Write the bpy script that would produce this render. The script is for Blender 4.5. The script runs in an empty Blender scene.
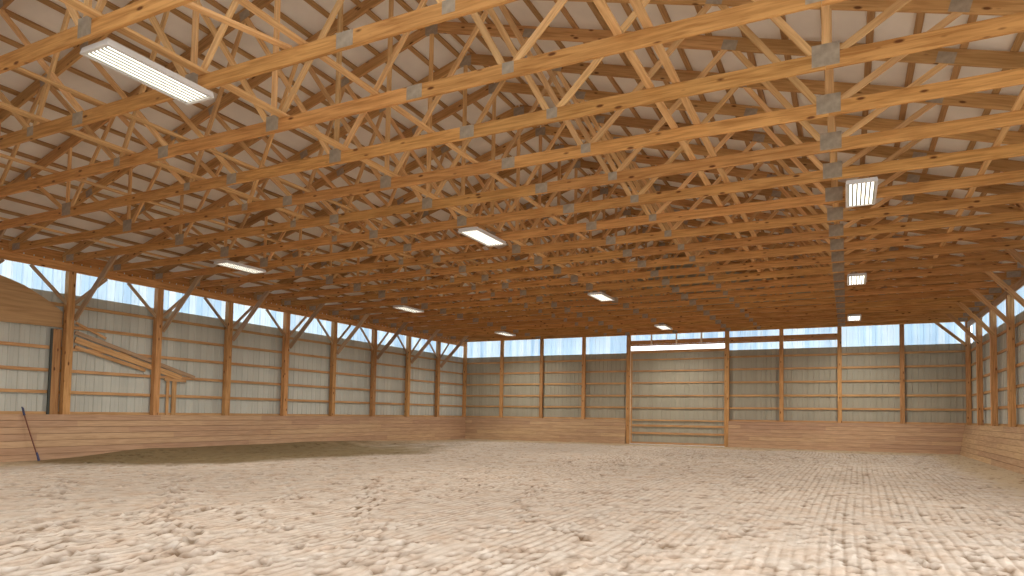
import bpy, math, random
import numpy as np
from mathutils import Vector, Matrix
random.seed(7)
sc = bpy.context.scene
COL = sc.collection
S = 2.4384                 # one bay (8 ft)
W = 10*S                   # arena width
D = 29.772                 # inner face of the end wall
ZC = 5.42                  # underside of bottom chords / top of eave header
PITCH = 0.2917
ORD = ['first','second','third','fourth','fifth','sixth','seventh','eighth','ninth','tenth','eleventh','twelfth',
       'thirteenth','fourteenth','fifteenth','sixteenth','seventeenth','eighteenth','nineteenth','twentieth',
       'twenty-first','twenty-second','twenty-third','twenty-fourth','twenty-fifth','twenty-sixth','twenty-seventh']
def zt(X): return 5.49 + PITCH*min(X, W-X)     # underside of top chord

# ------------------------------------------------------------------ materials
def new_mat(name):
    m = bpy.data.materials.new(name); m.use_nodes = True
    nt = m.node_tree; nt.nodes.clear()
    out = nt.nodes.new('ShaderNodeOutputMaterial')
    return m, nt, out
def nd(nt, t, **kw):
    n = nt.nodes.new(t)
    for k, v in kw.items():
        if k.startswith('i_'): n.inputs[k[2:].replace('_', ' ')].default_value = v
        else: setattr(n, k, v)
    return n
def ramp(nt, stops):
    r = nt.nodes.new('ShaderNodeValToRGB'); e = r.color_ramp.elements
    e[0].position, e[0].color = stops[0][0], (*stops[0][1], 1)
    e[1].position, e[1].color = stops[-1][0], (*stops[-1][1], 1)
    for p, c in stops[1:-1]:
        x = e.new(p); x.color = (*c, 1)
    return r
def wood(name, light, dark, rough=0.62, var=0.25, knots=True, grainy=1.0, planks=0.0):
    """timber, grain along local X; every board shifted and tinted by the object's random number"""
    m, nt, out = new_mat(name); L = nt.links
    tc = nd(nt, 'ShaderNodeTexCoord'); oi = nd(nt, 'ShaderNodeObjectInfo')
    off = nd(nt, 'ShaderNodeVectorMath', operation='SCALE', i_Scale=57.0)
    cmb = nd(nt, 'ShaderNodeCombineXYZ')
    for i in range(3): L.new(oi.outputs['Random'], cmb.inputs[i])
    L.new(cmb.outputs[0], off.inputs[0])
    add = nd(nt, 'ShaderNodeVectorMath', operation='ADD')
    L.new(tc.outputs['Object'], add.inputs[0]); L.new(off.outputs[0], add.inputs[1])
    mp = nd(nt, 'ShaderNodeMapping'); mp.inputs['Scale'].default_value = (1.1, 16, 16)
    L.new(add.outputs[0], mp.inputs[0])
    n1 = nd(nt, 'ShaderNodeTexNoise'); n1.inputs['Scale'].default_value = 1.6*grainy; n1.inputs['Detail'].default_value = 5
    n1.inputs['Distortion'].default_value = 0.6
    L.new(mp.outputs[0], n1.inputs['Vector'])
    r = ramp(nt, [(0.32, dark), (0.62, light)])
    L.new(n1.outputs['Fac'], r.inputs[0])
    col = r.outputs[0]
    if knots:
        mk = nd(nt, 'ShaderNodeMapping'); mk.inputs['Scale'].default_value = (2.6, 7.0, 7.0)
        L.new(add.outputs[0], mk.inputs[0])
        vo = nd(nt, 'ShaderNodeTexVoronoi'); vo.inputs['Scale'].default_value = 1.0
        L.new(mk.outputs[0], vo.inputs['Vector'])
        kr = ramp(nt, [(0.09, (1, 1, 1)), (0.18, (0, 0, 0))])
        L.new(vo.outputs['Distance'], kr.inputs[0])
        mx = nd(nt, 'ShaderNodeMixRGB'); mx.inputs[2].default_value = (dark[0]*0.35, dark[1]*0.25, dark[2]*0.2, 1)
        L.new(kr.outputs[0], mx.inputs[0]); L.new(col, mx.inputs[1]); col = mx.outputs[0]
    if planks:
        sx = nd(nt, 'ShaderNodeSeparateXYZ'); L.new(tc.outputs['Object'], sx.inputs[0])
        dv = nd(nt, 'ShaderNodeMath', operation='DIVIDE'); dv.inputs[1].default_value = planks
        L.new(sx.outputs['Y'], dv.inputs[0])
        fl = nd(nt, 'ShaderNodeMath', operation='FLOOR'); L.new(dv.outputs[0], fl.inputs[0])
        dx = nd(nt, 'ShaderNodeMath', operation='MULTIPLY_ADD'); dx.inputs[1].default_value = 1/3.66
        hf = nd(nt, 'ShaderNodeMath', operation='MULTIPLY'); hf.inputs[1].default_value = 0.37
        L.new(fl.outputs[0], hf.inputs[0]); L.new(sx.outputs['X'], dx.inputs[0]); L.new(hf.outputs[0], dx.inputs[2])
        fx = nd(nt, 'ShaderNodeMath', operation='FLOOR'); L.new(dx.outputs[0], fx.inputs[0])
        cb = nd(nt, 'ShaderNodeCombineXYZ'); L.new(fl.outputs[0], cb.inputs[0]); L.new(fx.outputs[0], cb.inputs[1])
        wn = nd(nt, 'ShaderNodeTexWhiteNoise'); L.new(cb.outputs[0], wn.inputs['Vector'])
        hs = nd(nt, 'ShaderNodeHueSaturation')
        mr = nd(nt, 'ShaderNodeMapRange'); mr.inputs[3].default_value = 0.88; mr.inputs[4].default_value = 1.10
        L.new(wn.outputs['Value'], mr.inputs[0]); L.new(mr.outputs[0], hs.inputs['Value'])
        mr2 = nd(nt, 'ShaderNodeMapRange'); mr2.inputs[3].default_value = 0.494; mr2.inputs[4].default_value = 0.506
        L.new(wn.outputs['Value'], mr2.inputs[0]); L.new(mr2.outputs[0], hs.inputs['Hue'])
        L.new(col, hs.inputs['Color']); col = hs.outputs[0]
        fr = nd(nt, 'ShaderNodeMath', operation='FRACT'); L.new(dv.outputs[0], fr.inputs[0])
        gp = ramp(nt, [(0.02, (0.5, 0.42, 0.34)), (0.07, (1, 1, 1))]); L.new(fr.outputs[0], gp.inputs[0])
        ml = nd(nt, 'ShaderNodeMixRGB', blend_type='MULTIPLY'); ml.inputs[0].default_value = 1
        L.new(col, ml.inputs[1]); L.new(gp.outputs[0], ml.inputs[2]); col = ml.outputs[0]
    h2 = nd(nt, 'ShaderNodeHueSaturation')
    m1 = nd(nt, 'ShaderNodeMapRange'); m1.inputs[3].default_value = 1-var; m1.inputs[4].default_value = 1+var*0.7
    L.new(oi.outputs['Random'], m1.inputs[0]); L.new(m1.outputs[0], h2.inputs['Value'])
    sc7 = nd(nt, 'ShaderNodeMath', operation='MULTIPLY'); sc7.inputs[1].default_value = 7.31
    fr7 = nd(nt, 'ShaderNodeMath', operation='FRACT'); L.new(oi.outputs['Random'], sc7.inputs[0]); L.new(sc7.outputs[0], fr7.inputs[0])
    m2 = nd(nt, 'ShaderNodeMapRange'); m2.inputs[3].default_value = 0.495; m2.inputs[4].default_value = 0.502
    L.new(fr7.outputs[0], m2.inputs[0]); L.new(m2.outputs[0], h2.inputs['Hue'])
    L.new(col, h2.inputs['Color'])
    b = nd(nt, 'ShaderNodeBsdfPrincipled'); b.inputs['Roughness'].default_value = rough
    b.inputs['Specular IOR Level'].default_value = 0.25
    L.new(h2.outputs[0], b.inputs['Base Color'])
    bp = nd(nt, 'ShaderNodeBump'); bp.inputs['Strength'].default_value = 0.15; bp.inputs['Distance'].default_value = 0.01
    L.new(n1.outputs['Fac'], bp.inputs['Height']); L.new(bp.outputs[0], b.inputs['Normal'])
    L.new(b.outputs[0], out.inputs[0])
    return m
M = {}
M['chord'] = wood('pine_chord', (0.66, 0.345, 0.115), (0.42, 0.19, 0.052), var=0.12)
M['top_chord'] = wood('pine_top_chord', (0.60, 0.35, 0.14), (0.42, 0.22, 0.075))
M['web'] = wood('pine_web', (0.80, 0.51, 0.235), (0.60, 0.34, 0.135), knots=False, var=0.2)
M['purlin'] = wood('purlin_wood', (0.50, 0.30, 0.13), (0.33, 0.18, 0.07), knots=False, var=0.15)
M['post'] = wood('post_wood', (0.62, 0.345, 0.14), (0.42, 0.205, 0.07))
M['brace'] = wood('brace_wood', (0.55, 0.38, 0.23), (0.38, 0.24, 0.13), knots=False)
M['header'] = wood('header_wood', (0.68, 0.35, 0.13), (0.47, 0.22, 0.07))
M['girt'] = wood('girt_wood', (0.64, 0.38, 0.17), (0.43, 0.23, 0.09), knots=False, var=0.12)
M['kick'] = wood('kickboard_wood', (0.57, 0.375, 0.225), (0.44, 0.275, 0.155), planks=0.1778, var=0.03, knots=False)
M['ply'] = wood('plywood', (0.56, 0.35, 0.17), (0.42, 0.25, 0.11), knots=False, var=0.02, grainy=0.6)

def simple(name, col, rough=0.6, metal=0.0, noise=0.0, nscale=3.0, emit=None, estr=0):
    m, nt, out = new_mat(name); L = nt.links
    b = nd(nt, 'ShaderNodeBsdfPrincipled'); b.inputs['Roughness'].default_value = rough; b.inputs['Metallic'].default_value = metal
    tc = nd(nt, 'ShaderNodeTexCoord'); n = nd(nt, 'ShaderNodeTexNoise'); n.inputs['Scale'].default_value = nscale; n.inputs['Detail'].default_value = 4
    L.new(tc.outputs['Object'], n.inputs['Vector'])
    r = ramp(nt, [(0.3, tuple(c*(1-noise) for c in col)), (0.7, tuple(min(1, c*(1+noise)) for c in col))])
    L.new(n.outputs['Fac'], r.inputs[0]); L.new(r.outputs[0], b.inputs['Base Color'])
    if emit: b.inputs['Emission Color'].default_value = (*emit, 1); b.inputs['Emission Strength'].default_value = estr
    L.new(b.outputs[0], out.inputs[0])
    return m
M['plate'] = simple('galvanised_plate', (0.36, 0.29, 0.215), 0.55, 0.0, 0.2, 12)
M['roof'] = simple('roof_liner', (0.80, 0.745, 0.68), 0.7, 0, 0.07, 1.6)
M['housing'] = simple('white_enamel', (0.78, 0.76, 0.74), 0.4, 0, 0.03)
M['tube'] = simple('lit_tube', (0.9, 0.9, 0.85), 0.4, 0, 0.0, 1, (1.0, 0.97, 0.86), 2.1)
M['reflector'] = simple('lamp_louvre', (0.42, 0.42, 0.37), 0.6, 0.0, 0.02)
M['handle'] = simple('dark_red_handle', (0.20, 0.075, 0.045), 0.5, 0, 0.1)
M['grip'] = simple('dark_blue_grip', (0.05, 0.06, 0.14), 0.5, 0, 0.1)
M['dark_trim'] = simple('dark_green_trim', (0.05, 0.055, 0.045), 0.6, 0, 0.15)
M['hanger_and_leak'] = simple('pale_hanger_and_leak', (0.82, 0.66, 0.46), 0.6, 0, 0.1)  # pale hanger boards, and the strip standing for the jamb light leak
M['outside'] = simple('outside_ground', (0.45, 0.45, 0.40), 0.9, 0, 0.2, 0.3)

def siding(name, col, lightcol, transl=0.0):
    """painted corrugated steel: ribs are geometry, tint varies per sheet"""
    m, nt, out = new_mat(name); L = nt.links
    tc = nd(nt, 'ShaderNodeTexCoord'); sx = nd(nt, 'ShaderNodeSeparateXYZ'); L.new(tc.outputs['Object'], sx.inputs[0])
    dv = nd(nt, 'ShaderNodeMath', operation='MULTIPLY'); dv.inputs[1].default_value = 1/0.2286
    L.new(sx.outputs['X'], dv.inputs[0])
    fl = nd(nt, 'ShaderNodeMath', operation='FLOOR'); L.new(dv.outputs[0], fl.inputs[0])
    wn = nd(nt, 'ShaderNodeTexWhiteNoise', noise_dimensions='1D'); L.new(fl.outputs[0], wn.inputs['W'])
    mx = nd(nt, 'ShaderNodeMixRGB'); mx.inputs[1].default_value = (*col, 1); mx.inputs[2].default_value = (*lightcol, 1)
    L.new(wn.outputs['Value'], mx.inputs[0])
    n = nd(nt, 'ShaderNodeTexNoise'); n.inputs['Scale'].default_value = 0.8; L.new(tc.outputs['Object'], n.inputs['Vector'])
    mr = nd(nt, 'ShaderNodeMapRange'); mr.inputs[3].default_value = 0.88; mr.inputs[4].default_value = 1.12
    L.new(n.outputs['Fac'], mr.inputs[0])
    hs = nd(nt, 'ShaderNodeHueSaturation'); L.new(mx.outputs[0], hs.inputs['Color']); L.new(mr.outputs[0], hs.inputs['Value'])
    if transl == 0:
        b = nd(nt, 'ShaderNodeBsdfPrincipled'); b.inputs['Roughness'].default_value = 0.5
        L.new(hs.outputs[0], b.inputs['Base Color']); L.new(b.outputs[0], out.inputs[0])
    else:
        d = nd(nt, 'ShaderNodeBsdfDiffuse'); t = nd(nt, 'ShaderNodeBsdfTranslucent')
        L.new(hs.outputs[0], d.inputs[0]); L.new(hs.outputs[0], t.inputs[0])
        ms = nd(nt, 'ShaderNodeMixShader'); ms.inputs[0].default_value = transl
        L.new(d.outputs[0], ms.inputs[1]); L.new(t.outputs[0], ms.inputs[2]); L.new(ms.outputs[0], out.inputs[0])
    return m
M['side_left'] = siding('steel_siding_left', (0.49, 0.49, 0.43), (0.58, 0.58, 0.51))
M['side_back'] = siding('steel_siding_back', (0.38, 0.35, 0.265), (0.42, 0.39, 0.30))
M['clear'] = siding('translucent_panel', (0.68, 0.80, 0.90), (0.86, 0.91, 0.94), 0.60)

def sand_mat():
    m, nt, out = new_mat('arena_sand'); L = nt.links
    tc = nd(nt, 'ShaderNodeTexCoord'); co = tc.outputs['Object']
    n1 = nd(nt, 'ShaderNodeTexNoise'); n1.inputs['Scale'].default_value = 5.5; n1.inputs['Detail'].default_value = 6; n1.inputs['Roughness'].default_value = 0.65
    L.new(co, n1.inputs['Vector'])
    r1 = ramp(nt, [(0.30, (0.42, 0.35, 0.28)), (0.5, (0.53, 0.455, 0.38)), (0.72, (0.63, 0.56, 0.48))])
    L.new(n1.outputs['Fac'], r1.inputs[0])
    n2 = nd(nt, 'ShaderNodeTexNoise'); n2.inputs['Scale'].default_value = 2.2; n2.inputs['Detail'].default_value = 3
    L.new(co, n2.inputs['Vector'])
    r2 = ramp(nt, [(0.4, (1, 1, 1)), (0.75, (0.90, 0.78, 0.68))]); L.new(n2.outputs['Fac'], r2.inputs[0])
    ml = nd(nt, 'ShaderNodeMixRGB', blend_type='MULTIPLY'); ml.inputs[0].default_value = 0.8
    L.new(r1.outputs[0], ml.inputs[1]); L.new(r2.outputs[0], ml.inputs[2])
    # darker brown band along the left side, tan unraked sand round the edges
    at = nd(nt, 'ShaderNodeAttribute', attribute_name='sand_tint')
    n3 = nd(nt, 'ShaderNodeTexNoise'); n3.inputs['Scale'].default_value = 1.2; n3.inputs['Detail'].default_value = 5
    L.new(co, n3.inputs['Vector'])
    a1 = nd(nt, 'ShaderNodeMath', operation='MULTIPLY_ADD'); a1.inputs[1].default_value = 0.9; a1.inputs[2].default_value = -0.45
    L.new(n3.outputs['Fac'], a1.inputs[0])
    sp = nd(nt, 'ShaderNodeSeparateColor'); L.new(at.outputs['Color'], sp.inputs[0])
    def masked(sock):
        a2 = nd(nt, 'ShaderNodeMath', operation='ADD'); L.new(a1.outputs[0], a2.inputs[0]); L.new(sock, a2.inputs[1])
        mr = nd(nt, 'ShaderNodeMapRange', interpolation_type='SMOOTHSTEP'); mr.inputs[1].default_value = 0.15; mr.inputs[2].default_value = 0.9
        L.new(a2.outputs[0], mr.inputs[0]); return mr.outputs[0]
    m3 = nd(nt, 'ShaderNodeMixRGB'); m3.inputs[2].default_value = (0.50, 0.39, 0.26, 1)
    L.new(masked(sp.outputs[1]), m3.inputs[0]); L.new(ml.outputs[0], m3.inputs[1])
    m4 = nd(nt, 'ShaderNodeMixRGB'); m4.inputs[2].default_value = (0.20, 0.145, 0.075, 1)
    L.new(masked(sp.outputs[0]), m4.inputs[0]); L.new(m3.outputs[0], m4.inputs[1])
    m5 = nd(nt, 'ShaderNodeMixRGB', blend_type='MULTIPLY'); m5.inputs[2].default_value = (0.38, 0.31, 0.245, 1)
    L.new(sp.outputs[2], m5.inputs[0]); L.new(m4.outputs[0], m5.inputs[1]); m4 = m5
    b = nd(nt, 'ShaderNodeBsdfPrincipled'); b.inputs['Roughness'].default_value = 0.9; b.inputs['Specular IOR Level'].default_value = 0.15
    L.new(m4.outputs[0], b.inputs['Base Color'])
    nb = nd(nt, 'ShaderNodeTexNoise'); nb.inputs['Scale'].default_value = 22; nb.inputs['Detail'].default_value = 4
    L.new(co, nb.inputs['Vector'])
    bp = nd(nt, 'ShaderNodeBump'); bp.inputs['Strength'].default_value = 0.4; bp.inputs['Distance'].default_value = 0.02
    L.new(nb.outputs['Fac'], bp.inputs['Height']); L.new(bp.outputs[0], b.inputs['Normal'])
    L.new(b.outputs[0], out.inputs[0])
    return m
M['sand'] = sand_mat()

# ------------------------------------------------------------------ mesh helpers
class MB:
    def __init__(s): s.v = []; s.f = []
    def hexa(s, pts):                       # 8 points: bottom 4 ccw, top 4 ccw
        n = len(s.v); s.v += [tuple(p) for p in pts]
        s.f += [tuple(n+i for i in q) for q in ((0,3,2,1),(4,5,6,7),(0,1,5,4),(1,2,6,5),(2,3,7,6),(3,0,4,7))]
    def box(s, a, b):
        (x0,y0,z0),(x1,y1,z1) = a, b
        s.hexa([(x0,y0,z0),(x1,y0,z0),(x1,y1,z0),(x0,y1,z0),(x0,y0,z1),(x1,y0,z1),(x1,y1,z1),(x0,y1,z1)])
    def cyl(s, p0, p1, r0, r1=None, n=10):
        r1 = r0 if r1 is None else r1
        p0, p1 = Vector(p0), Vector(p1); ax = (p1-p0).normalized()
        u = ax.orthogonal().normalized(); w = ax.cross(u); k = len(s.v)
        for p, r in ((p0, r0), (p1, r1)):
            for i in range(n):
                a = 2*math.pi*i/n; s.v.append(tuple(p+u*r*math.cos(a)+w*r*math.sin(a)))
        for i in range(n): s.f.append((k+i, k+(i+1)%n, k+n+(i+1)%n, k+n+i))
        s.f.append(tuple(k+i for i in reversed(range(n)))); s.f.append(tuple(k+n+i for i in range(n)))
    def mesh(s, name, mat):
        me = bpy.data.meshes.new(name); me.from_pydata(s.v, [], s.f); me.materials.append(mat); me.update(); return me
def link(name, me, parent=None):
    o = bpy.data.objects.new(name, me); COL.objects.link(o)
    if parent: o.parent = parent
    return o
def tag(o, label, cat, group=None):
    o['label'] = label; o['category'] = cat
    if group: o['group'] = group
    return o
def struct(o): o['kind'] = 'structure'; return o
def empty(name, loc=(0,0,0)):
    o = bpy.data.objects.new(name, None); COL.objects.link(o); o.location = loc; o.empty_display_size = 0.1; return o
CACHE = {}
def board_mesh(L, w, t, mat, bev=0.004):
    key = (round(L, 3), round(w, 4), round(t, 4), mat.name)
    if key in CACHE: return CACHE[key]
    # chamfered long edges, length along local X, width along local Y, thickness along local Z
    h, k, c = w/2, t/2, min(bev, t*0.2)
    sec = [(-h+c,-k),(h-c,-k),(h,-k+c),(h,k-c),(h-c,k),(-h+c,k),(-h,k-c),(-h,-k+c)]
    v = [(-L/2,a,b) for a,b in sec]+[(L/2,a,b) for a,b in sec]
    f = [(i,(i+1)%8,8+(i+1)%8,8+i) for i in range(8)] + [tuple(reversed(range(8))), tuple(range(8,16))]
    f = [tuple(reversed(q)) for q in f[:8]] + [tuple(range(8)), tuple(reversed(range(8,16)))]
    f = [tuple(reversed(q)) for q in f]
    me = bpy.data.meshes.new('board'); me.from_pydata(v, [], f); me.materials.append(mat); me.update()
    CACHE[key] = me; return me
def board(name, p0, p1, w, t, mat, tdir, parent=None, origin=(0,0,0)):
    """timber from p0 to p1, thickness t along tdir, width w across"""
    p0, p1 = Vector(p0), Vector(p1); x = (p1-p0); L = x.length; x.normalize()
    z = Vector(tdir); z = (z - x*z.dot(x)).normalized(); y = z.cross(x)
    o = link(name, board_mesh(L, w, t, mat), parent)
    mt = Matrix((x, y, z)).transposed().to_4x4(); mt.translation = (p0+p1)/2 - Vector(origin)
    o.matrix_basis = mt
    return o

# ------------------------------------------------------------------ roof trusses
TRUSS_Y = [29.57 - k*1.2192 for k in range(25)]
UP = (0, 1, 0)
def make_truss():
    root = empty('roof_truss')
    BC = 0.19
    cuts = [-0.02, 4.78, 9.75, 14.72, 19.60, W+0.02]
    for a, b in zip(cuts, cuts[1:]):
        board('bottom_chord', (a+0.002, 0, BC/2), (b-0.002, 0, BC/2), BC, 0.045, M['chord'], UP, root)
    tw = 0.22; cs = math.sqrt(1+PITCH**2)
    def top(a, b, sgn):
        def c(X): return (X, 0, (zt(X)-ZC) + (tw/2)*cs)
        if sgn < 0: return board('top_chord', c(a), c(b), tw, 0.045, M['top_chord'], UP, root)
        return board('top_chord', c(a), c(b), tw, 0.045, M['top_chord'], UP, root)
    def topraw(X, right):
        return 5.49 + PITCH*((W-X) if right else X) - ZC + (tw/2)*cs
    for a, b, r in ((-0.10, 6.30, 0), (6.304, W/2, 0), (W/2, 18.09, 1), (18.094, W+0.10, 1)):
        board('top_chord', (a, 0, topraw(a, r)), (b, 0, topraw(b, r)), tw, 0.045, M['top_chord'], UP, root)
    z0, = (BC-0.02,)
    def T(X): return (X, 0, zt(X)-ZC+0.03)
    def B(X): return (X, 0, z0)
    webs = [(12.19-.0, 12.19), (12.30, 14.40), (16.02, 14.42), (16.18, 18.02), (19.48, 18.16), (19.60, 19.60), (19.72, 21.12),
            (12.08, 9.97), (8.66, 9.93), (9.84, 7.50), (8.50, 6.34), (4.90, 6.24), (4.78, 4.78), (4.66, 3.27), (22.2, 21.2)][:14]
    for i, (a, b) in enumerate(webs):
        board('web', B(a), T(b), 0.089, 0.038-0.0007*(i % 7), M['web'], UP, root)
    def plate(X, zc, w, h, ang=0):
        m = MB(); m.box((-w/2, -0.0255, -h/2), (w/2, 0.0255, h/2))
        key = ('plate', w, h)
        if key not in CACHE:
            for i in range(int(w/0.03)):                      # pressed teeth rows
                x = -w/2+0.015+i*0.03
                for s in (-1, 1): m.box((x, s*0.0255-0.0008, -h/2+0.012), (x+0.012, s*0.0255+0.0008, h/2-0.012))
            CACHE[key] = m.mesh('connector_plate', M['plate'])
        o = link('connector_plate', CACHE[key], root); o.location = (X, 0, zc); o.rotation_euler = (0, ang, 0)
    for X, w, h in ((4.78, .30, .26), (8.58, .16, .14), (9.77, .24, .18), (12.19, .24, .22), (14.72, .24, .18), (16.10, .16, .14), (19.60, .30, .26)):
        plate(X, 0.03+h/2 if h > .2 else 0.10+0.02*(h < .15), w, h)
    for X in (3.27, 6.29, 7.5, 9.95, 14.41, 18.09, 21.12):
        r = X > W/2; plate(X, zt(X)-ZC+0.09, .24, .16, math.atan(PITCH)*(1 if r else -1))
    plate(W/2, zt(W/2)-ZC+0.06, .3, .2)
    for s, X in ((0, 0.25), (1, W-0.25)): plate(X, 0.12, .34, .17)
    return root
def copy_tree(o, parent=None):
    c = o.copy(); COL.objects.link(c)
    if parent: c.parent = parent
    for ch in o.children: copy_tree(ch, c)
    return c
proto = make_truss()
trusses = [proto] + [copy_tree(proto) for _ in TRUSS_Y[1:]]
LIGHT_Y = {21: 0}
for k, (t, Y) in enumerate(zip(trusses, TRUSS_Y)):
    t.location = (0, Y, ZC)
    if k == 0: lab = 'pine roof truss hard against the end wall, above the clear strip'
    else: lab = 'pine roof truss spanning the arena, %s counted from the end wall' % ORD[k]
    tag(t, lab, 'roof truss', 'pine roof trusses across the arena')

# ------------------------------------------------------------------ purlins and roof
Y0R, Y1R = -1.2, 30.06
slope = math.sqrt(1+PITCH**2)
xs = [0.0+0.598*i for i in range(-0, 21)]
def roofpt(X, off):      # point above top chord upper face, by off along normal (vertical approx)
    return 5.49 + PITCH*min(X, W-X) + (0.22+off)*slope
def purlin(X, right, i):
    tdir = Vector((-PITCH if right is False else PITCH, 0, 1)).normalized()
    z = roofpt(X, 0.0225)
    # purlin on edge: width (tall) 0.089 along the roof normal, thickness across
    across = Vector((1, 0, PITCH if not right else -PITCH)).normalized()
    o = board('roof_purlin', (X, Y0R, z), (X, Y1R, z), 0.045, 0.10, M['purlin'], across)
    side = 'right' if right else 'left'
    tag(o, 'long roof purlin on the %s slope, %s up from the eave' % (side, ORD[i]), 'purlin', 'purlins under the roof on the %s slope' % side)
for i, X in enumerate(xs):
    purlin(0.06+X, False, i)
    purlin(W-0.06-X, True, i)
def slab(name, right):
    m = MB(); a, b = (-0.13, W/2+0.0) if not right else (W/2, W+0.13)
    def z(X): return 5.49 + PITCH*((W-X) if right else X) + (0.22+0.0465)*slope
    m.hexa([(a,Y0R,z(a)),(b,Y0R,z(b)),(b,Y1R,z(b)),(a,Y1R,z(a)),(a,Y0R,z(a)+.04),(b,Y0R,z(b)+.04),(b,Y1R,z(b)+.04),(a,Y1R,z(a)+.04)])
    return m
m = slab('', False); m2 = slab('', True); n = len(m.v); m.v += m2.v; m.f += [tuple(i+n for i in f) for f in m2.f]
struct(link('ceiling', m.mesh('ceiling', M['roof'])))

# long lateral braces nailed on the bottom chords
def lateral(X, y0, y1, w, label, X2=None, z=ZC+0.19+0.02):
    o = board('lateral_brace', (X, y0, z), (X if X2 is None else X2, y1, z), w, 0.038, M['web'], (0, 0, 1))
    tag(o, label, 'roof brace', 'long braces lying on the truss chords')
lateral(6.78, 0.4, 29.6, 0.10, 'long flat brace lying across the chords, second from the left wall')
lateral(2.45, 0.4, 29.6, 0.10, 'long flat brace lying across the chords, nearest the left wall')
lateral(8.95, 0.4, 29.6, 0.14, 'wide flat brace lying across the chords, third from the left wall')
lateral(10.32, 0.4, 29.6, 0.07, 'narrow brace lying across the chords, left of the truss centres')
lateral(12.40, 0.4, 29.6, 0.14, 'wide flat brace running down the middle of the truss chords')
lateral(14.08, 0.4, 29.6, 0.09, 'flat brace lying across the chords, just right of the truss centres')
lateral(17.50, 0.4, 29.6, 0.10, 'left board of the close pair of braces on the right half')
lateral(17.84, 0.4, 29.6, 0.10, 'right board of the close pair of braces on the right half')
lateral(21.93, 0.4, 29.6, 0.10, 'long flat brace lying across the chords, nearest the right wall')
lateral(13.35, 3.95, 5.25, 0.09, 'short slanting brace on the chords above the nearest centre light', X2=13.80, z=ZC+0.19+0.06)

# ------------------------------------------------------------------ walls
def corrugated(L, z0, z1, mat, name):
    """ribbed sheet in local XZ, length L along X, ribs standing toward -Y"""
    prof = []; p = 0.2286; x = 0.0
    while x < L-1e-6:
        for dx, dy in ((0,0),(0.075,0),(0.080,-0.005),(0.095,-0.005),(0.10,0),(0.178,0),(0.192,-0.020),(0.214,-0.020)):
            if x+dx < L: prof.append((x+dx, dy))
        x += p
    prof.append((L, 0))
    v = []; f = []
    th = 0.004
    for x, y in prof: v += [(x, y, z0), (x, y, z1), (x, y+th, z0), (x, y+th, z1)]
    for i in range(len(prof)-1):
        a = 4*i; b = a+4
        f += [(a,b,b+1,a+1), (b+2,a+2,a+3,b+3), (a+1,b+1,b+3,a+3), (b,a,a+2,b+2)]
    me = bpy.data.meshes.new(name); me.from_pydata(v, [], f); me.materials.append(mat); me.update()
    return me
SX = -0.10     # plane of the left siding
ZW = 4.58; ZTOP = 5.50
def wallsheet(name, mesh, loc, rot): 
    o = struct(link(name, mesh)); o.location = loc; o.rotation_euler = (0,0,rot); return o
YL0, YR0 = -1.1, 9.0
# left wall: local X -> -Y?  ribs face the arena (+X): rotate +90 deg turns local -Y to +X
Lw = (D+0.2)-YL0
wallsheet('wall_left', corrugated(Lw, 0.0, ZW, M['side_left'], 'wall_left'), (SX, YL0, 0), math.pi/2)
wallsheet('window_1', corrugated(Lw, ZW-0.0, ZTOP, M['clear'], 'window_1'), (SX-0.03, YL0, 0), math.pi/2)
Lr = (D+0.2)-YR0
wallsheet('wall_right', corrugated(Lr, 0.0, ZW, M['side_left'], 'wall_right'), (W-SX, D+0.2, 0), -math.pi/2)
wallsheet('window_3', corrugated(Lr, ZW-0.0, ZTOP, M['clear'], 'window_3'), (W-SX+0.03, D+0.2, 0), -math.pi/2)
# end wall, left and right of the doorway, all one object
DX0, DX1 = 4*S+0.06, 6*S-0.06
mw = bpy.data.meshes.new('wall_back')
ma = corrugated(DX0-SX, 0, ZW, M['side_back'], 'a'); mb_ = corrugated(W-SX-DX1, 0, ZW, M['side_back'], 'b')
va = [(v.co.x+SX, v.co.y, v.co.z) for v in ma.vertices]; fa = [tuple(p.vertices) for p in ma.polygons]
vb = [(v.co.x+DX1, v.co.y, v.co.z) for v in mb_.vertices]; fb = [tuple(i+len(va) for i in p.vertices) for p in mb_.polygons]
# gable sheet above the clear strip up to the roof
n = len(va)+len(vb)
g = [(SX, ZTOP), (W-SX, ZTOP), (W-SX, 5.72), (W/2, 5.72+PITCH*(W/2+.1)), (SX, 5.72)]
vg = [(x, 0.0, z) for x, z in g]+[(x, 0.03, z) for x, z in g]
fg = [tuple(n+i for i in (0,1,2,3,4)), tuple(n+i for i in (9,8,7,6,5))]+[(n+i, n+(i+1)%5, n+5+(i+1)%5, n+5+i) for i in range(5)]
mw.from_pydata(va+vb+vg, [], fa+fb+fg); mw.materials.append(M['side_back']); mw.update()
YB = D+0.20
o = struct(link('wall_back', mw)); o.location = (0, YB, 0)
mc = bpy.data.meshes.new('window_2')
parts = [(SX, DX0, ZW), (DX1, W-SX, ZW)]
vv = []; ff = []
for a, b, z in parts:
    me = corrugated(b-a, z, ZTOP, M['clear'], 'c'); k = len(vv)
    vv += [(v.co.x+a, v.co.y, v.co.z) for v in me.vertices]; ff += [tuple(i+k for i in p.vertices) for p in me.polygons]
me = corrugated(DX1-DX0, 5.00, ZTOP, M['clear'], 'c'); k = len(vv)
vv += [(v.co.x+DX0, v.co.y, v.co.z) for v in me.vertices]; ff += [tuple(i+k for i in p.vertices) for p in me.polygons]
mc.from_pydata(vv, [], ff); mc.materials.append(M['clear']); mc.update()
o = struct(link('window_2', mc)); o.location = (0, YB+0.03, 0)

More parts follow.
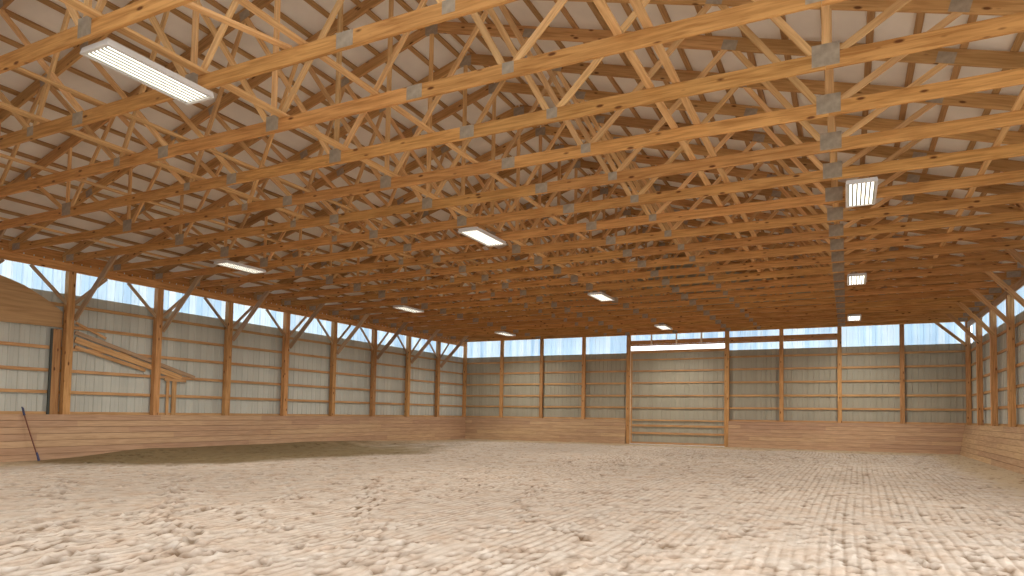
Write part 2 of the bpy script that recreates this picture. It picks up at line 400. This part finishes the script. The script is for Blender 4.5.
# sliding door in the end wall
door = empty('door_1', (DX0, YB+0.06, 0)); struct(door)
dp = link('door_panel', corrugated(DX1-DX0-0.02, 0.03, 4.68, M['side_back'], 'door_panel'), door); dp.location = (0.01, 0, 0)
for z, w in ((4.62, .14), (4.22, .07), (3.66, .07), (3.07, .07), (2.43, .07), (1.82, .07), (1.215, .07), (0.945, .10), (0.575, .10), (0.09, .10)):
    board('door_rail', (0.03, -0.05, z), (DX1-DX0-0.03, -0.05, z), w, 0.038, M['girt'], UP, door)
for x in (0.05, DX1-DX0-0.05):
    board('door_stile', (x, -0.052, 0.04), (x, -0.052, 4.68), 0.09, 0.04, M['girt'], UP, door)
tr = empty('door_header', (4*S, D-0.03, 5.04))
tag(tr, 'long horizontal header beam over the sliding door, crossing the clear strip', 'door header')
board('header_beam', (4*S-.03, 0.185, 0.04), (8*S+.04, 0.185, 0.04), 0.21, 0.04, M['header'], UP, tr)
board('track_board', (4*S-.03, 0.185, -0.105), (8*S+.04, 0.185, -0.105), 0.07, 0.035, M['header'], UP, tr)
for o_ in tr.children: o_.location.x -= 4*S
for x in (10.92, 12.18, 13.40):
    b_ = board('hanger_board', (x-4*S, 0.14, -0.10), (x-4*S, 0.14, 0.42), 0.075, 0.04, M['hanger_and_leak'], UP, tr)

# girts
GZ = (4.25, 3.66, 3.05, 2.43, 1.84, 1.26)
RANK = ['topmost', 'second from the top', 'third from the top', 'fourth from the top', 'fifth from the top', 'lowest, just above the kickboards']
for i, z in enumerate(GZ):
    o = board('wall_girt', (-0.052, YL0, z), (-0.052, D+0.15, z), 0.089, 0.038, M['girt'], (1,0,0))
    tag(o, 'horizontal girt board along the left wall, '+RANK[i], 'wall girt', 'girts on the left wall')
    o = board('wall_girt', (W+0.052, YR0, z), (W+0.052, D+0.15, z), 0.089, 0.038, M['girt'], (1,0,0))
    tag(o, 'horizontal girt board along the right wall, '+RANK[i], 'wall girt', 'girts on the right wall')
    o = board('wall_girt', (-0.03, YB-0.045, z), (DX0-0.05, YB-0.045, z), 0.089, 0.038, M['girt'], UP)
    tag(o, 'girt board on the end wall left of the sliding door, '+RANK[i], 'wall girt', 'girts on the end wall left of the door')
    o = board('wall_girt', (DX1+0.05, YB-0.045, z), (W+0.03, YB-0.045, z), 0.089, 0.038, M['girt'], UP)
    tag(o, 'girt board on the end wall right of the sliding door, '+RANK[i], 'wall girt', 'girts on the end wall right of the door')

# posts with braces
def side_post(i, right):
    Y = D - S*i - 0.09
    x = W if right else 0.0; s = -1 if right else 1
    root = empty('wooden_post', (x, Y, 0))
    lo = board('post_shaft', (s*0.077, 0, 0), (s*0.077, 0, ZC-0.24), 0.18, 0.18, M['post'], (1,0,0), root)
    board('post_top', (s*0.00, 0, ZC-0.24), (s*0.00, 0, ZC-0.002), 0.12, 0.06, M['post'], (1,0,0), root)
    if not right:
        # braces in the plane of the wall, up to the header
        board('knee_brace', (0.102, -0.05, 4.25), (0.102, -0.95, 5.17), 0.09, 0.038, M['brace'], (1,0,0), root)
        board('knee_brace', (0.102, 0.05, 4.25), (0.102, 0.90, 5.17), 0.09, 0.038, M['brace'], (1,0,0), root)
        # brace reaching inward to the roof trusses
        board('truss_brace', (0.17, 0.10, 3.87), (1.95, 0.10, 5.62), 0.17, 0.038, M['brace'], (0,1,0), root)
    else:
        board('truss_brace', (-0.08, -0.10, 4.28), (-1.60, -0.10, 6.02), 0.14, 0.038, M['post'], (0,1,0), root)
    side = 'right' if right else 'left'
    tag(root, 'timber wall post with knee braces on the %s wall, %s from the end corner' % (side, ORD[i-1]), 'wooden post', 'posts of the %s wall' % side)
for i in range(1, 13): side_post(i, False)
for i in range(1, 9): side_post(i, True)
for i in range(0, 11):
    if i == 5: continue
    X = i*S; root = empty('wooden_post', (X+(0.04 if i == 0 else -0.04 if i == 10 else 0), D+0.065, 0))
    w = 0.175 if i not in (4, 6) else 0.20
    board('post_shaft', (0, 0, 0), (0, 0, ZTOP+0.25), w, 0.13, M['post'], UP, root)
    if i == 0:
        lab = 'timber corner post where the left wall meets the end wall'
    elif i == 10:
        board('knee_brace', (-0.06, -0.16, 4.45), (-1.2, -0.16, 5.5), 0.12, 0.038, M['post'], UP, root)
        lab = 'timber corner post where the right wall meets the end wall'
    elif i == 4:
        board('jamb_light_leak', (0.118, -0.04, 0.03), (0.118, -0.04, 4.95), 0.03, 0.03, M['hanger_and_leak'], UP, root)  # pale strip stands for light leaking between door and post
        lab = 'timber post forming the left jamb of the sliding door, pale strip standing for a light leak on its edge'
    elif i == 6: lab = 'timber post forming the right jamb of the sliding door'
    elif i < 4: lab = 'slim timber post on the end wall, %s from the left corner' % ORD[i-1]
    else: lab = 'slim timber post on the end wall, %s to the right of the sliding door' % ORD[i-7]
    tag(root, lab, 'wooden post', 'posts of the end wall')

# unseen half wall behind the camera, added to block sky light from the left
wf = MB(); wf.hexa([(SX,-1.22,0),(13,-1.22,0),(13,-1.15,0),(SX,-1.15,0),(SX,-1.22,5.7),(13,-1.22,9.0),(13,-1.15,9.0),(SX,-1.15,5.7)])
struct(link('wall_front_blocker', wf.mesh('wall_front_blocker', M['side_left'])))
# blocking between the truss heels, closing the eaves
for right in (0, 1):
    x = W+0.125 if right else -0.125
    y0 = YR0 if right else YL0
    o = board('trim_%d' % (2+right), (x, y0, 5.60), (x, D+0.2, 5.60), 0.36, 0.02, M['header'], (1,0,0)); struct(o)
# eave headers
for right in (0, 1):
    x = W if right else 0.0; s = -1 if right else 1
    y0 = YR0 if right else YL0
    o = board('eave_header', (x+s*0.055, y0, ZC-0.12), (x+s*0.055, D-0.01, ZC-0.12), 0.236, 0.045, M['brace'] if right else M['header'], (1,0,0))  # paler wood on the right puts the strong light there into the colour
    tag(o, 'deep header beam along the eave of the %s wall, under the truss ends' % ('right' if right else 'left'), 'eave beam')
    o.location.z -= 0.0

# kickboards
def kick(name, p0, p1, inward, zt_=1.19, lean=0.10):
    """sloping board wall; p0->p1 along local X, local Y up the face"""
    p0, p1, inn = Vector(p0), Vector(p1), Vector(inward)
    top0 = p0+Vector((0,0,zt_)); bot0 = p0+inn*lean
    x = (p1-p0); L = x.length; x.normalize()
    y = (top0-bot0); H = y.length; y.normalize(); z = x.cross(y)
    m = MB(); pk = 0.1778; th = 0.038; n = int(math.ceil(H/pk))
    sgn = 1 if z.dot(inn) > 0 else -1
    for i in range(n):
        a = i*pk; b = min((i+1)*pk-0.006, H)
        zz = sorted((0, sgn*(th+0.0)))
        m.box((0, a, zz[0]), (L, b, zz[1]))
    zz = sorted((-sgn*0.012, -sgn*0.001)); m.box((0, 0, zz[0]), (L, H, zz[1]))
    # cap rail
    zz = sorted((sgn*0.05, -sgn*0.06)); m.box((0, H, zz[0]), (L, H+0.035, zz[1]))
    o = struct(link(name, m.mesh(name, M['kick'])))
    mt = Matrix((x, y, z)).transposed().to_4x4(); mt.translation = bot0; o.matrix_world = mt
    return o
kick('baseboard_left', (0.17, YL0, 0), (0.17, D-0.02, 0), (1,0,0))
kick('baseboard_right', (W-0.17, YR0, 0), (W-0.17, D-0.02, 0), (-1,0,0), lean=0.20)
b1 = kick('baseboard_back', (0.1, D-0.02, 0), (4*S-0.09, D-0.02, 0), (0,-1,0))
b2 = kick('trim_1', (6*S+0.09, D-0.02, 0), (W-0.1, D-0.02, 0), (0,-1,0))

# ------------------------------------------------------------------ lean-to framing seen on the left wall
root = empty('lean_to_frame', (0.02, 10.3, 0)); YY = 10.3
tag(root, 'sloping timber lean-to frame on short studs, fixed to the left wall', 'timber frame')
def lf(name, y0, z0, y1, z1, w, t, mat, x=0.0):
    return board(name, (x, y0-YY, z0), (x, y1-YY, z1), w, t, mat, (1,0,0), root)
lf('top_rafter', 10.40, 3.53, 13.95, 2.47, 0.12, 0.030, M['brace'], -0.037)
lf('rafter', 10.40, 3.33, 13.50, 2.43, 0.17, 0.028, M['girt'], -0.038)
lf('lower_rafter', 10.40, 3.12, 12.35, 2.60, 0.10, 0.03, M['girt'], -0.037)
lf('strut', 10.40, 3.80, 11.20, 3.45, 0.07, 0.03, M['girt'], -0.036)
lf('bearing_plate', 12.95, 2.36, 13.65, 2.34, 0.09, 0.03, M['girt'], -0.031)
lf('stud', 13.06, 1.2, 13.06, 2.31, 0.09, 0.03, M['girt'], -0.031)
lf('stud', 13.27, 1.2, 13.27, 2.31, 0.14, 0.03, M['girt'], -0.031)
# plywood sheet high on the wall at the left edge
ply = [(7.93, 3.58), (10.06, 3.62), (10.06, 4.05), (9.62, 4.36), (9.15, 4.62), (8.85, 4.72), (8.55, 4.80), (8.2, 4.92), (7.93, 5.02)]
m = MB(); v0 = [(0.0, y-8.5, z-4.2) for y, z in ply]; v1 = [(0.03, y-8.5, z-4.2) for y, z in ply]; n = len(ply)
# local frame: grain (local X) along the wall
m.v = [(b, -a, c) for a, b, c in v0]+[(b, -a, c) for a, b, c in v1]
m.f = [tuple(range(n)), tuple(reversed(range(n, 2*n)))]+[(i, n+i, n+(i+1)%n, (i+1)%n) for i in range(n)]
o = link('plywood_panel', m.mesh('plywood_panel', M['ply'])); o.location = (-0.025, 8.5, 4.2); o.rotation_euler = (0, 0, math.pi/2)
tag(o, 'brown plywood panel with a curved sloping top edge high on the left wall', 'plywood panel')
# dark stud beside the nearest post
o = board('dark_batten', (0.0, 9.82, 1.2), (0.0, 9.83, 3.56), 0.05, 0.05, M['dark_trim'], (1,0,0))
tag(o, 'dark vertical batten on the left wall under the plywood panel', 'batten')
o = board('wall_stud', (0.0, 9.955, 1.2), (0.0, 9.955, 3.56), 0.20, 0.04, M['post'], (1,0,0))
tag(o, 'wide brown stud between the dark batten and the nearest left wall post', 'wall stud')
# long-handled tool leaning on the kickboards
root = empty('stable_tool', (0.45, 9.42, 0))
tag(root, 'thin dark red pole with a dark blue grip leaning against the left kickboards', 'pole')
m = MB(); m.cyl((0.02, 0.0, 0.10), (-0.19, -0.24, 1.20), 0.016, 0.014); link('pole_shaft', m.mesh('pole_shaft', M['handle']), root)
m = MB(); m.cyl((-0.19, -0.24, 1.20), (-0.215, -0.27, 1.38), 0.026, 0.024); m.cyl((-0.215, -0.27, 1.38), (-0.20, -0.30, 1.42), 0.024, 0.012); link('pole_grip', m.mesh('pole_grip', M['grip']), root)
m = MB(); m.cyl((0.035, 0.02, 0.02), (0.0, -0.02, 0.24), 0.03, 0.022); link('pole_foot', m.mesh('pole_foot', M['grip']), root)

# ------------------------------------------------------------------ ceiling lights
def make_light():
    root = empty('ceiling_light')
    Wd, Ln, H = 0.50, 1.26, 0.075
    m = MB()
    # tray with sloping skirt, open below
    a, b = (Wd/2, Ln/2), (Wd/2-0.035, Ln/2-0.035)
    def ring(hx, hy, z): return [(-hx,-hy,z),(hx,-hy,z),(hx,hy,z),(-hx,hy,z)]
    R = [ring(a[0], a[1], 0), ring(a[0]-.004, a[1]-.004, 0), ring(b[0], b[1], H-0.012), ring(a[0]-0.03, a[1]-0.03, H), ring(a[0], a[1], 0.0)]
    k = 0
    for r_ in (ring(a[0],a[1],0), ring(b[0]+.02,b[1]+.02,H), ring(b[0],b[1],0), ring(b[0]-.02,b[1]-.02,H-.02)): m.v += r_
    def q(i, j, flip=False):
        for s in range(4):
            t = (s+1) % 4; f = (4*i+s, 4*i+t, 4*j+t, 4*j+s); m.f.append(tuple(reversed(f)) if flip else f)
    q(0, 1); q(0, 2, True); q(2, 3, True); m.f.append((4,5,6,7)); m.f.append((15,14,13,12))
    link('housing', m.mesh('housing', M['housing']), root)
    mt_ = MB(); mt_.cyl((0, -Ln/2+.06, 0), (0, Ln/2-.06, 0), 0.0165, n=12); tm = mt_.mesh('tube', M['tube'])
    n = 6
    for i in range(n):
        x = (i-(n-1)/2)*0.068
        o = link('tube', tm, root); o.location = (x, 0, 0.026)
    m = MB()
    for i in range(n+1):
        x = (i-n/2)*0.068; m.hexa([(x-.012,-Ln/2+.05,0.006),(x+.012,-Ln/2+.05,0.006),(x+.012,Ln/2-.05,0.006),(x-.012,Ln/2-.05,0.006),
                                    (x-.014,-Ln/2+.05,0.05),(x+.014,-Ln/2+.05,0.05),(x+.014,Ln/2-.05,0.05),(x-.014,Ln/2-.05,0.05)])
    link('louvre', m.mesh('louvre', M['reflector']), root)
    return root
def lamp_light(x, y):
    l = bpy.data.lights.new('fluorescent_glow', 'SPOT'); l.energy = 470; l.color = (1.0, 0.95, 0.86)
    l.spot_size = math.radians(165); l.spot_blend = 1.0; l.shadow_soft_size = 0.0
    o = bpy.data.objects.new('fluorescent_glow', l); COL.objects.link(o); o.location = (x, y, ZC-0.085)
lp = make_light()
spots = [(12.22, 4.65, 'hanging nearest the camera at upper left, in the middle row'),
         (12.30, 11.95, 'second in the middle row'), (12.27, 19.45, 'third in the middle row'), (12.33, 27.0, 'farthest in the middle row'),
         (20.05, 12.0, 'nearest in the right row'), (20.07, 19.45, 'second in the right row'), (20.07, 26.8, 'farthest in the right row'),
         (4.40, 12.05, 'nearest in the left row'), (4.42, 19.3, 'second in the left row'), (4.36, 26.8, 'farthest in the left row'),
         (4.40, 4.65, 'in the left row, beside the nearest centre light'), (20.05, 4.65, 'in the right row, beside the nearest centre light')]
for i, (x, y, w_) in enumerate(spots):
    o = lp if i == 0 else copy_tree(lp)
    o.location = (x, y, ZC-0.076)
    lamp_light(x, y)
    tag(o, 'white fluorescent ceiling light '+w_, 'ceiling light', 'fluorescent lights under the trusses')

# ------------------------------------------------------------------ sand floor
rng = np.random.default_rng(5)
def vnoise(x, y, seed):
    r = np.random.default_rng(seed); N = 256; tab = r.random((N, N))
    xi = np.floor(x).astype(int); yi = np.floor(y).astype(int); fx = x-xi; fy = y-yi
    fx = fx*fx*(3-2*fx); fy = fy*fy*(3-2*fy)
    g = lambda a, b: tab[a % N, b % N]
    return (g(xi,yi)*(1-fx)+g(xi+1,yi)*fx)*(1-fy)+(g(xi,yi+1)*(1-fx)+g(xi+1,yi+1)*fx)*fy
def grid_axis(a, b, f):
    out = [a]
    while out[-1] < b: out.append(out[-1]+f(out[-1]))
    out[-1] = b; return np.array(out)
gx = grid_axis(-0.05, W+0.05, lambda x: 0.021)
gy = grid_axis(-3.0, D+0.25, lambda y: 0.12 if y < 3 else 0.034+0.0022*max(0, y-7))
X, Y = np.meshgrid(gx, gy)
def smooth(a, b, v): t = np.clip((v-a)/(b-a), 0, 1); return t*t*(3-2*t)
edge = np.minimum(np.minimum(X, W-X), D-Y)
raked = smooth(1.2, 2.6, edge + 0.8*(vnoise(X*0.8, Y*0.8, 3)-0.5))
# harrow ridges run down the length of the arena, wandering slightly
warp = 0.35*vnoise(X*0.25, Y*0.12, 11)+0.02*vnoise(X*0.9, Y*0.4, 12)
zone = smooth(0.35, 0.6, vnoise(X*0.33+3, Y*0.22, 21))
rightz = smooth(10.0, 13.5, X)
rough = smooth(16.0, 21.0, X+0.25*Y)
ridge = np.sin((X+warp)*2*np.pi/0.125)
ridge = 1-2*((1-ridge)/2)**1.8
U, V = X*0.82+Y*0.57, -X*0.57+Y*0.82
U2, V2 = X*0.4-Y*0.917, X*0.917+Y*0.4
fine = 0.6*vnoise(U*8, V*8, 31)+0.5*vnoise(U2*15, V2*15, 33)+0.45*vnoise(U*27, V*27, 32)
zone2 = smooth(0.30, 0.55, 0.5*vnoise((X+0.15*Y)*2.3, (Y-0.1*X)*0.55, 61)+0.5*vnoise(U2*3.1, V2*3.1, 62))
zone = (0.55+0.45*zone)*(0.35+0.65*zone2)*(1-0.62*rough)
clod = smooth(0.62, 0.80, 0.6*vnoise(U2*6, V2*6, 71)+0.4*vnoise(U*11, V*11, 72))
z = 0.012*ridge*raked*zone*(0.15+0.85*rightz) - 0.016*clod*(0.35+0.65*rough) + (0.011+0.013*rough)*(fine-0.8)*(0.45+0.55*raked)
z += 0.06*(vnoise(X*0.5, Y*0.5, 41)-0.5)*smooth(0.3, 1.5, edge)
print_shade = np.zeros_like(z)  # shade painted into the hollows of the prints
# hoof prints
def stamp(cx, cy, r, depth, rim=0.35, ang=0.0):
    i0, i1 = np.searchsorted(gx, (cx-3*r, cx+3*r)); j0, j1 = np.searchsorted(gy, (cy-3*r, cy+3*r))
    if i1 <= i0 or j1 <= j0: return
    xx, yy = X[j0:j1, i0:i1]-cx, Y[j0:j1, i0:i1]-cy
    c, s = math.cos(ang), math.sin(ang); u = (xx*c+yy*s)/1.25; w = -xx*s+yy*c
    d = np.sqrt(u*u+w*w)/r
    print_shade[j0:j1, i0:i1] = np.maximum(print_shade[j0:j1, i0:i1], np.exp(-d**4)*min(1, depth/0.03))
    z[j0:j1, i0:i1] += -depth*np.exp(-d**4) + depth*rim*np.exp(-((d-1.45)/0.35)**2)
for _ in range(11000):
    cx = rng.uniform(0.6, W-0.6); cy = rng.uniform(2.5, D-0.8)
    dens = vnoise(np.array([cx*0.35]), np.array([cy*0.28]), 77)[0]
    if rng.random() > dens*1.15: continue
    stamp(cx, cy, rng.uniform(0.035, 0.07), rng.uniform(0.022, 0.055), ang=rng.uniform(0, 3.14))
def trail(pts, gap=0.33, wob=0.10):
    for (ax, ay), (bx, by) in zip(pts, pts[1:]):
        L_ = math.hypot(bx-ax, by-ay); n_ = int(L_/gap)
        for i in range(n_):
            t = (i+0.5)/n_; s_ = wob if i % 2 else -wob
            nx_, ny_ = -(by-ay)/L_, (bx-ax)/L_
            stamp(ax+(bx-ax)*t+nx_*s_+rng.normal(0, .03), ay+(by-ay)*t+ny_*s_+rng.normal(0, .04), 0.075, 0.055, ang=rng.uniform(0, 3))
for tr_ in ([(7.04,8.9),(9.42,7.09),(11.58,5.47),(12.86,4.79),(14.09,4.05),(14.82,3.63)], [(6.53,9.12),(9.31,7.03),(11.27,5.6),(13.13,4.54),(14.16,3.9)],
            [(10.61,10.59),(12.63,8.17),(13.86,6.72),(15.18,5.49),(16.19,4.35)], [(9.44,9.4),(11.08,8.05),(12.06,7.04)],
            [(5.93,7.28),(9.22,5.22),(12.17,3.63)], [(10.87,4.64),(13.33,3.48)], [(13.4,20),(14.6,14),(14.2,11),(15.6,8)]):
    trail(tr_, gap=0.24, wob=0.08)
# sand banked against the left kickboards
bank = 0.20*smooth(9.4, 13.0, Y)*(1-smooth(19.0, 28.0, Y))
z += bank*np.exp(-(np.maximum(X-0.2, 0)/1.0)**2)*(0.8+0.4*vnoise(Y*0.6, X*0, 51))
z += 0.03*np.exp(-(edge/0.5)**2)
ny, nx = X.shape
co = np.stack([X, Y, z], -1).reshape(-1, 3).astype(np.float32)
idx = np.arange(ny*nx).reshape(ny, nx)
q = np.stack([idx[:-1,:-1], idx[:-1,1:], idx[1:,1:], idx[1:,:-1]], -1).reshape(-1, 4)
me = bpy.data.meshes.new('floor'); me.vertices.add(len(co)); me.vertices.foreach_set('co', co.ravel())
me.loops.add(q.size); me.loops.foreach_set('vertex_index', q.ravel().astype(np.int32))
me.polygons.add(len(q)); me.polygons.foreach_set('loop_start', (np.arange(len(q))*4).astype(np.int32))
me.polygons.foreach_set('loop_total', np.full(len(q), 4, np.int32)); me.update(calc_edges=True)
me.polygons.foreach_set('use_smooth', np.ones(len(q), bool))
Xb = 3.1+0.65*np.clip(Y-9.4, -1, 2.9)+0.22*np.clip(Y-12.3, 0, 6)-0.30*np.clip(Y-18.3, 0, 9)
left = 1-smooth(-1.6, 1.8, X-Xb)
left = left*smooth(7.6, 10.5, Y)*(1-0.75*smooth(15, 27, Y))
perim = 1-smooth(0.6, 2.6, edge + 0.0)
at = me.attributes.new('sand_tint', 'FLOAT_COLOR', 'POINT')
cd = np.zeros((ny*nx, 4), np.float32); cd[:, 0] = left.ravel(); cd[:, 1] = perim.ravel(); cd[:, 2] = np.clip(print_shade+0.65*clod*(0.4+0.6*rough)+1.1*np.clip(-ridge+0.1, 0, 1)*raked*zone*(0.12+0.88*rightz), 0, 1).ravel(); cd[:, 3] = 1  # blue: painted shade in prints and ridge troughs, plus dark clod marks
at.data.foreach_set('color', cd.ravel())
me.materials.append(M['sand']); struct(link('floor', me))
m = MB(); m.box((-60, -60, -0.62), (90, 90, -0.22)); struct(link('ground', m.mesh('ground', M['outside'])))

# ------------------------------------------------------------------ light
w = bpy.data.worlds.new('world'); sc.world = w; w.use_nodes = True
nt = w.node_tree; nt.nodes.clear()
ow = nt.nodes.new('ShaderNodeOutputWorld'); bg = nt.nodes.new('ShaderNodeBackground')
bg.inputs[0].default_value = (0.90, 0.95, 1.0, 1); bg.inputs[1].default_value = 2.8
nt.links.new(bg.outputs[0], ow.inputs[0])
def portal(loc, rot, sx, sy):
    l = bpy.data.lights.new('daylight_opening', 'AREA'); l.shape = 'RECTANGLE'; l.size = sx; l.size_y = sy
    l.cycles.is_portal = True
    o = bpy.data.objects.new('daylight_opening', l); COL.objects.link(o); o.location = loc; o.rotation_euler = rot
portal((18.8, -1.3, 4.0), (math.radians(90), 0, 0), 11.8, 9.5)
portal((W+0.3, 3.8, 2.75), (math.radians(90), 0, math.radians(90)), 10.4, 5.5)

# ------------------------------------------------------------------ camera (solved from the wall lines and post spacing)
cam = bpy.data.cameras.new('camera'); co_ = bpy.data.objects.new('camera', cam); COL.objects.link(co_)
yaw, pit, rol = 0.41290, 0.04310, 0.01350
f_px, cx, cy = 625.967, 573.372, 388.839
fw = Vector((-math.sin(yaw)*math.cos(pit), math.cos(yaw)*math.cos(pit), math.sin(pit)))
rt = Vector((math.cos(yaw), math.sin(yaw), 0)); up = rt.cross(fw)
c, s = math.cos(rol), math.sin(rol)
r2 = rt*c+up*s; u2 = -rt*s+up*c
mt = Matrix((r2, u2, -fw)).transposed().to_4x4(); mt.translation = (8.1246*S, 0, 0.5653*S)
co_.matrix_world = mt
cam.sensor_fit = 'HORIZONTAL'; cam.sensor_width = 36.0; cam.lens = f_px/1024*36
cam.shift_x = (512-cx)/1024; cam.shift_y = (cy-288)/1024
cam.clip_start = 0.05; cam.clip_end = 300
sc.camera = co_
sc.view_settings.view_transform = 'Standard'; sc.view_settings.look = 'None'
sc.view_settings.gamma = 1; sc.view_settings.use_curve_mapping = False
sc.view_settings.exposure = 0.45
sc.cycles.use_denoising = True
sc.cycles.max_bounces = 10; sc.cycles.diffuse_bounces = 6
